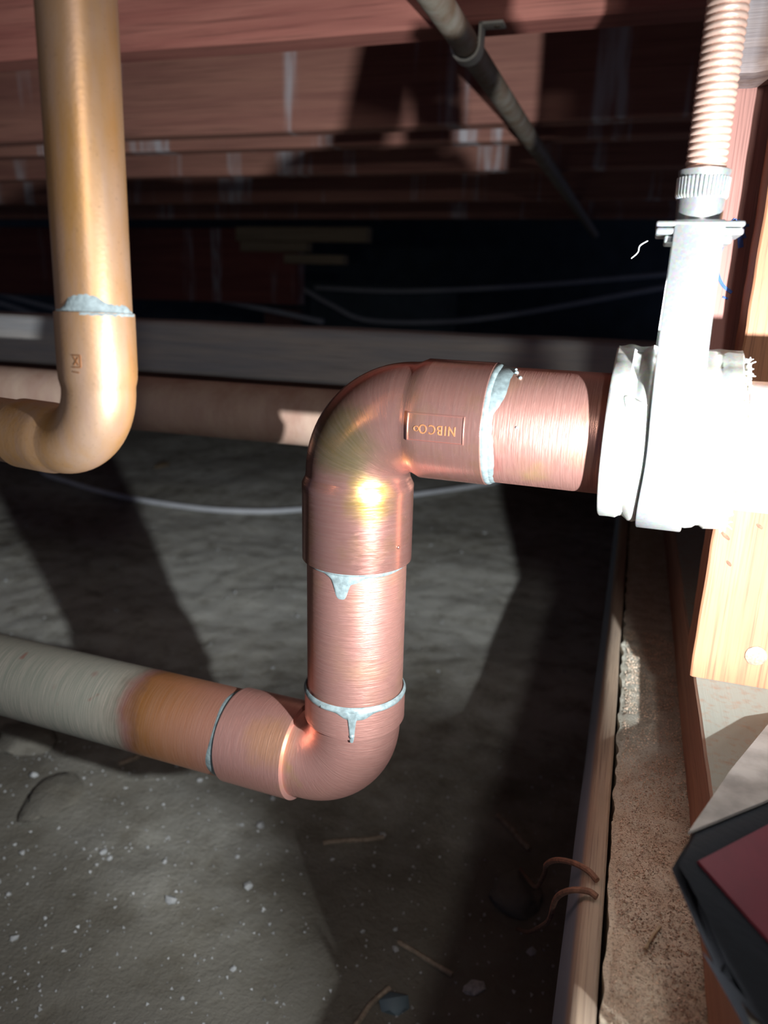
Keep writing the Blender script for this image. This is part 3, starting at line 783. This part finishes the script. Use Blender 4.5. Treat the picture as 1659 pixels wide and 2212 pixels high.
# ------------------------------------------------------------------ rusty wires by the form board, twigs, chips, pebbles
def wire(name, label, cat, P, r, mat):
    o = obj(name, tube(B(), catmull(P, 8), r, 8), mat); o['label'] = label; o['category'] = cat
wire('rusty_wire', 'upper rusty wire bending over the tan form board', 'wire', [(.0105, .2915, LEDGE+.0026), (.0065, .2960, LEDGE+.0026), (-.0005, .3050, -.2515), (-.0085, .3210, -.2655), (-.0140, .3429, -.2880), (-.0165, .3840, -.3300), (-.0240, .4400, -.39), (-.0441, .5553, -.478)], .0014, 'rust')
wire('rusty_wire', 'lower rusty wire bending down from the tan form board', 'wire', [(.0110, .2815, LEDGE+.0026), (.0070, .2835, LEDGE+.0026), (-.0005, .2870, -.2515), (-.0062, .2995, -.2690), (-.0085, .3199, -.3000), (-.0125, .3562, -.3400), (-.0240, .4200, -.410), (-.0368, .4916, -.480)], .0014, 'rust')
def on_ground(x, y, h=0): return V((x, y, ground_z(x, y)+h))
for i, (x, y, L, a, r, lab) in enumerate([(-.20, .56, .06, .5, .0022, 'pale straight twig on the dirt below the lower elbow'), (-.13, .40, .05, 1.2, .002, 'thin twig lying on the dirt near the bottom edge'), (-.10, .455, .05, -.3, .002, 'bent twig on the dirt right of the bottom centre'),
                                          (-.46, .60, .07, 1.25, .003, 'pale thin root on the dirt under the grey pipe'), (-.06, .62, .05, -.7, .0028, 'short pale twig on the dark dirt beside the form board')]):
    P = [on_ground(x+math.cos(a)*L*(k-1.5)/3+random.uniform(-.003, .003), y+math.sin(a)*L*(k-1.5)/3, r*.8) for k in range(4)]
    wire('twig', lab, 'twig', P, r, 'root')
def lump(name, label, cat, x, y, r, sc, mat, group=None, seed=0, sub=2):
    bm = B(); bmesh.ops.create_icosphere(bm, subdivisions=sub, radius=1)
    for v in bm.verts: v.co *= 1+.35*noise.noise(v.co*1.5+V((seed, seed*2, 0)))
    bm.transform(Matrix.Rotation(seed*1.7, 4, 'Z') @ Matrix.Diagonal((r*sc[0], r*sc[1], r*sc[2], 1)))
    o = obj(name, bm, mat); o.location = on_ground(x, y, r*sc[2]*.35); o['label'] = label; o['category'] = cat
    if group: o['group'] = group
    return o
lump('wood_chip', 'flat orange wood chip on the dirt below the left elbow', 'chip', -1.303, 1.856, .035, (1.5, .6, .15), 'lumber', None, 3)
lump('plaster_shard', 'white flaky shard on the dirt at the bottom right', 'shard', -.060, .443, .006, (1, 1.5, .5), 'pebble', None, 5)
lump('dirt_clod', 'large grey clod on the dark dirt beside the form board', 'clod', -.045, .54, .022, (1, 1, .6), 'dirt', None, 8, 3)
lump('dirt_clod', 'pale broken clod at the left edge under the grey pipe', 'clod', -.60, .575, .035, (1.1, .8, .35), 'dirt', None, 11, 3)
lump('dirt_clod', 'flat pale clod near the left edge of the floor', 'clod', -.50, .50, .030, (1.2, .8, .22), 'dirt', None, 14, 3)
lump('dark_block', 'small bluish square block on the dirt at the bottom centre', 'block', -.114, .412, .010, (1.2, .9, .6), 'panel', None, 2, 1)
protos = []
for k in range(6):
    bm = B(); bmesh.ops.create_icosphere(bm, subdivisions=1, radius=1)
    for v in bm.verts: v.co *= 1+.5*noise.noise(v.co*1.3+V((k*3, k, 1)))
    o = obj('pebble', bm, 'pebble'); protos.append(o)
rp = random.Random(21)
for k in range(150):
    if k < 6: o = protos[k]
    else: o = protos[k % 6].copy(); COL.objects.link(o)
    y = .32+1.3*rp.random()**1.6; x = -.02-rp.random()*(.25+y*.95)
    r = rp.choice((.0016, .002, .0024, .003, .004))
    o.scale = (r*rp.uniform(.8, 1.4), r*rp.uniform(.8, 1.4), r*.7); o.rotation_euler = (0, 0, rp.uniform(0, 6)); o.location = on_ground(x, y, r*.3)
    o['label'] = 'small pale pebble lying loose on the dark dirt floor'; o['category'] = 'pebble'; o['group'] = 'pebbles scattered on the dirt'
def scatter(name, label, cat, mat, n, place, rmin, rmax, seed):
    rnd = random.Random(seed); vs = []; fs = []
    base = [V(c).normalized() for c in ((1, 1, 1), (1, -1, -1), (-1, 1, -1), (-1, -1, 1), (1, 0, .2), (-.2, 0, 1))]
    for i in range(n):
        p = place(rnd); r = rnd.uniform(rmin, rmax); b0 = len(vs); m = Matrix.Rotation(rnd.uniform(0, 6), 3, 'Z') @ Matrix.Rotation(rnd.uniform(0, 6), 3, 'X')
        for c in ((1, 1, 1), (1, -1, -1), (-1, 1, -1), (-1, -1, 1)): vs.append(p+(m @ V(c))*r*rnd.uniform(.35, .75))
        fs += [(b0, b0+1, b0+2), (b0, b0+3, b0+1), (b0, b0+2, b0+3), (b0+1, b0+3, b0+2)]
    me = bpy.data.meshes.new(name); me.from_pydata(vs, [], fs); me.materials.append(M[mat]); o = bpy.data.objects.new(name, me); COL.objects.link(o)
    o['label'] = label; o['category'] = cat; o['kind'] = 'stuff'
def place_dirt(r):
    y = .28+1.6*r.random()**1.5; x = -.006-r.random()*(.25+y*1.0); return on_ground(x, y, .0004)
def place_sand(r):
    y = .16+.42*r.random()**1.3; return V((.0185+.036*r.random()**.9, y, LEDGE+.0003))
scatter('dirt_crumbs', 'fine pale crumbs strewn all over the dirt floor', 'crumbs', 'pebble', 3200, place_dirt, .0006, .0020, 5)
scatter('sand_grit', 'coarse brown sand on the near part of the concrete ledge', 'sand', 'grit', 9000, place_sand, .0003, .0008, 6)
wire('wood_sliver', 'thin orange wood sliver on the sandy ledge', 'sliver', [(.031, .262, LEDGE+.001), (.034, .270, LEDGE+.0014), (.037, .276, LEDGE+.001)], .0006, 'lumber')

# ------------------------------------------------------------------ work light on the sill (its beam is the lamp at the top of the script)
def make_work_light():
    base = V((.075, .20, -.2166))
    t = thing('work_light', 'red and black work light leaning on the sill plate in the right foreground', 'lamp', base)
    T = Matrix.Translation(-base)
    A = V((.0262, .2160, -.1685)); P1 = V((.0794, .3546, -.1900)); D = V((.0935, .3036, -.1804)); B0 = V((.0546, .2900, -.1785)); C_ = V((.110, .400, -.2000))
    E_ = V((.0385, .2050, -.1840)); F_ = V((.0440, .1950, -.1905)); G_ = V((.0560, .1880, -.1960)); H_ = V((.1000, .1900, -.2100))
    back = V((.020, .055, -.008))
    bm = B(); vs = [bm.verts.new(p) for p in (A, D, B0, P1, C_, E_, F_, G_, H_, E_+back, G_+back*1.6, H_+back*1.6, B0+V((.01, 0, -.020)), C_+V((0, 0, -.001)))]
    r = bmesh.ops.convex_hull(bm, input=vs)
    bmesh.ops.delete(bm, geom=list({g for g in r['geom_unused']+r['geom_interior'] if isinstance(g, bmesh.types.BMVert)}), context='VERTS')
    bmesh.ops.dissolve_limit(bm, angle_limit=math.radians(8), verts=bm.verts[:], edges=bm.edges[:])
    bmesh.ops.bevel(bm, geom=bm.edges[:], offset=.0035, segments=3, profile=.5, affect='EDGES')
    bm.transform(T); obj('housing', bm, 'rubber', t)
    bm = B(); up = (D-A).cross(P1-A).normalized()
    if up.z < 0: up = -up
    cc = (A+D+P1+B0)/4; top = [A*.76+cc*.24, D*.97+cc*.03, C_, P1, B0*.95+cc*.05]
    v = [bm.verts.new(p+up*.0004) for p in top]; f = bm.faces.new(v); bmesh.ops.triangulate(bm, faces=[f])
    r = bmesh.ops.extrude_face_region(bm, geom=bm.faces[:]); bmesh.ops.translate(bm, verts=[g for g in r['geom'] if isinstance(g, bmesh.types.BMVert)], vec=up*.0010)
    bm.transform(T); obj('top_cover', bm, 'tool_top', t, smooth=False, label='dusty grey upper side')
    bm = B()
    nrm = (D-A).cross(H_-A).normalized()
    if nrm.dot(-A) < 0: nrm = -nrm
    cen = (A+D+E_+F_+G_+H_)/6
    P = [A+(D-A)*.10+(H_-A)*.06, A+(D-A)*1.0+(H_-A)*.05, D*.3+H_*.72-A*.02, H_*.86+A*.14]
    P = [p-nrm*(p-A).dot(nrm) for p in P]
    v = [bm.verts.new(p+nrm*.0010) for p in P]; f = bm.faces.new(v)
    r = bmesh.ops.extrude_face_region(bm, geom=[f]); bmesh.ops.translate(bm, verts=[g for g in r['geom'] if isinstance(g, bmesh.types.BMVert)], vec=-nrm*.004)
    bm.transform(T); obj('red_panel', bm, 'red', t, smooth=False, label='dark red side panel')
    # neck and head of the lamp, right of the picture's edge
    ax = V((-.55, .75, .04)).normalized()
    bm = B(); tube(bm, catmull([(.100, .215, -.18), (.125, .17, -.150), (.140, .11, -.115), LAMP-ax*.045], 6), .011, 20); bm.transform(T); obj('neck', bm, 'rubber', t)
    bm = B(); tube(bm, [LAMP-ax*s for s in (.055, .045, .030, .010, .004, .004, .006)], [.012, .016, .018, .022, .023, .021, .020], 40); bm.transform(T); head = obj('lamp_head', bm, 'rubber', t)
    # added unseen blocker below the lens, keeps the beam off the tool's own body
    bm = B(); g = []
    for i in range(19):
        az = math.radians(-35+82*i/18); row = []
        for j in range(9):
            el = math.radians(-24.5-52*j/8); row.append(bm.verts.new(LAMP+V((-math.sin(az)*math.cos(el), math.cos(az)*math.cos(el), math.sin(el)))*.034))
        g.append(row)
    for i in range(18):
        for j in range(8): bm.faces.new((g[i][j], g[i+1][j], g[i+1][j+1], g[i][j+1]))
    bmesh.ops.recalc_face_normals(bm, faces=bm.faces); bmesh.ops.solidify(bm, geom=bm.faces[:], thickness=.0012)
    bm.transform(T); obj('beam_blocker', bm, 'rubber', head)
    bm = B(); tube(bm, [LAMP-ax*s for s in (.0042, .0034)], [.0205, .0205], 40); bm.transform(T); obj('lens', bm, 'lens', head)
make_work_light()
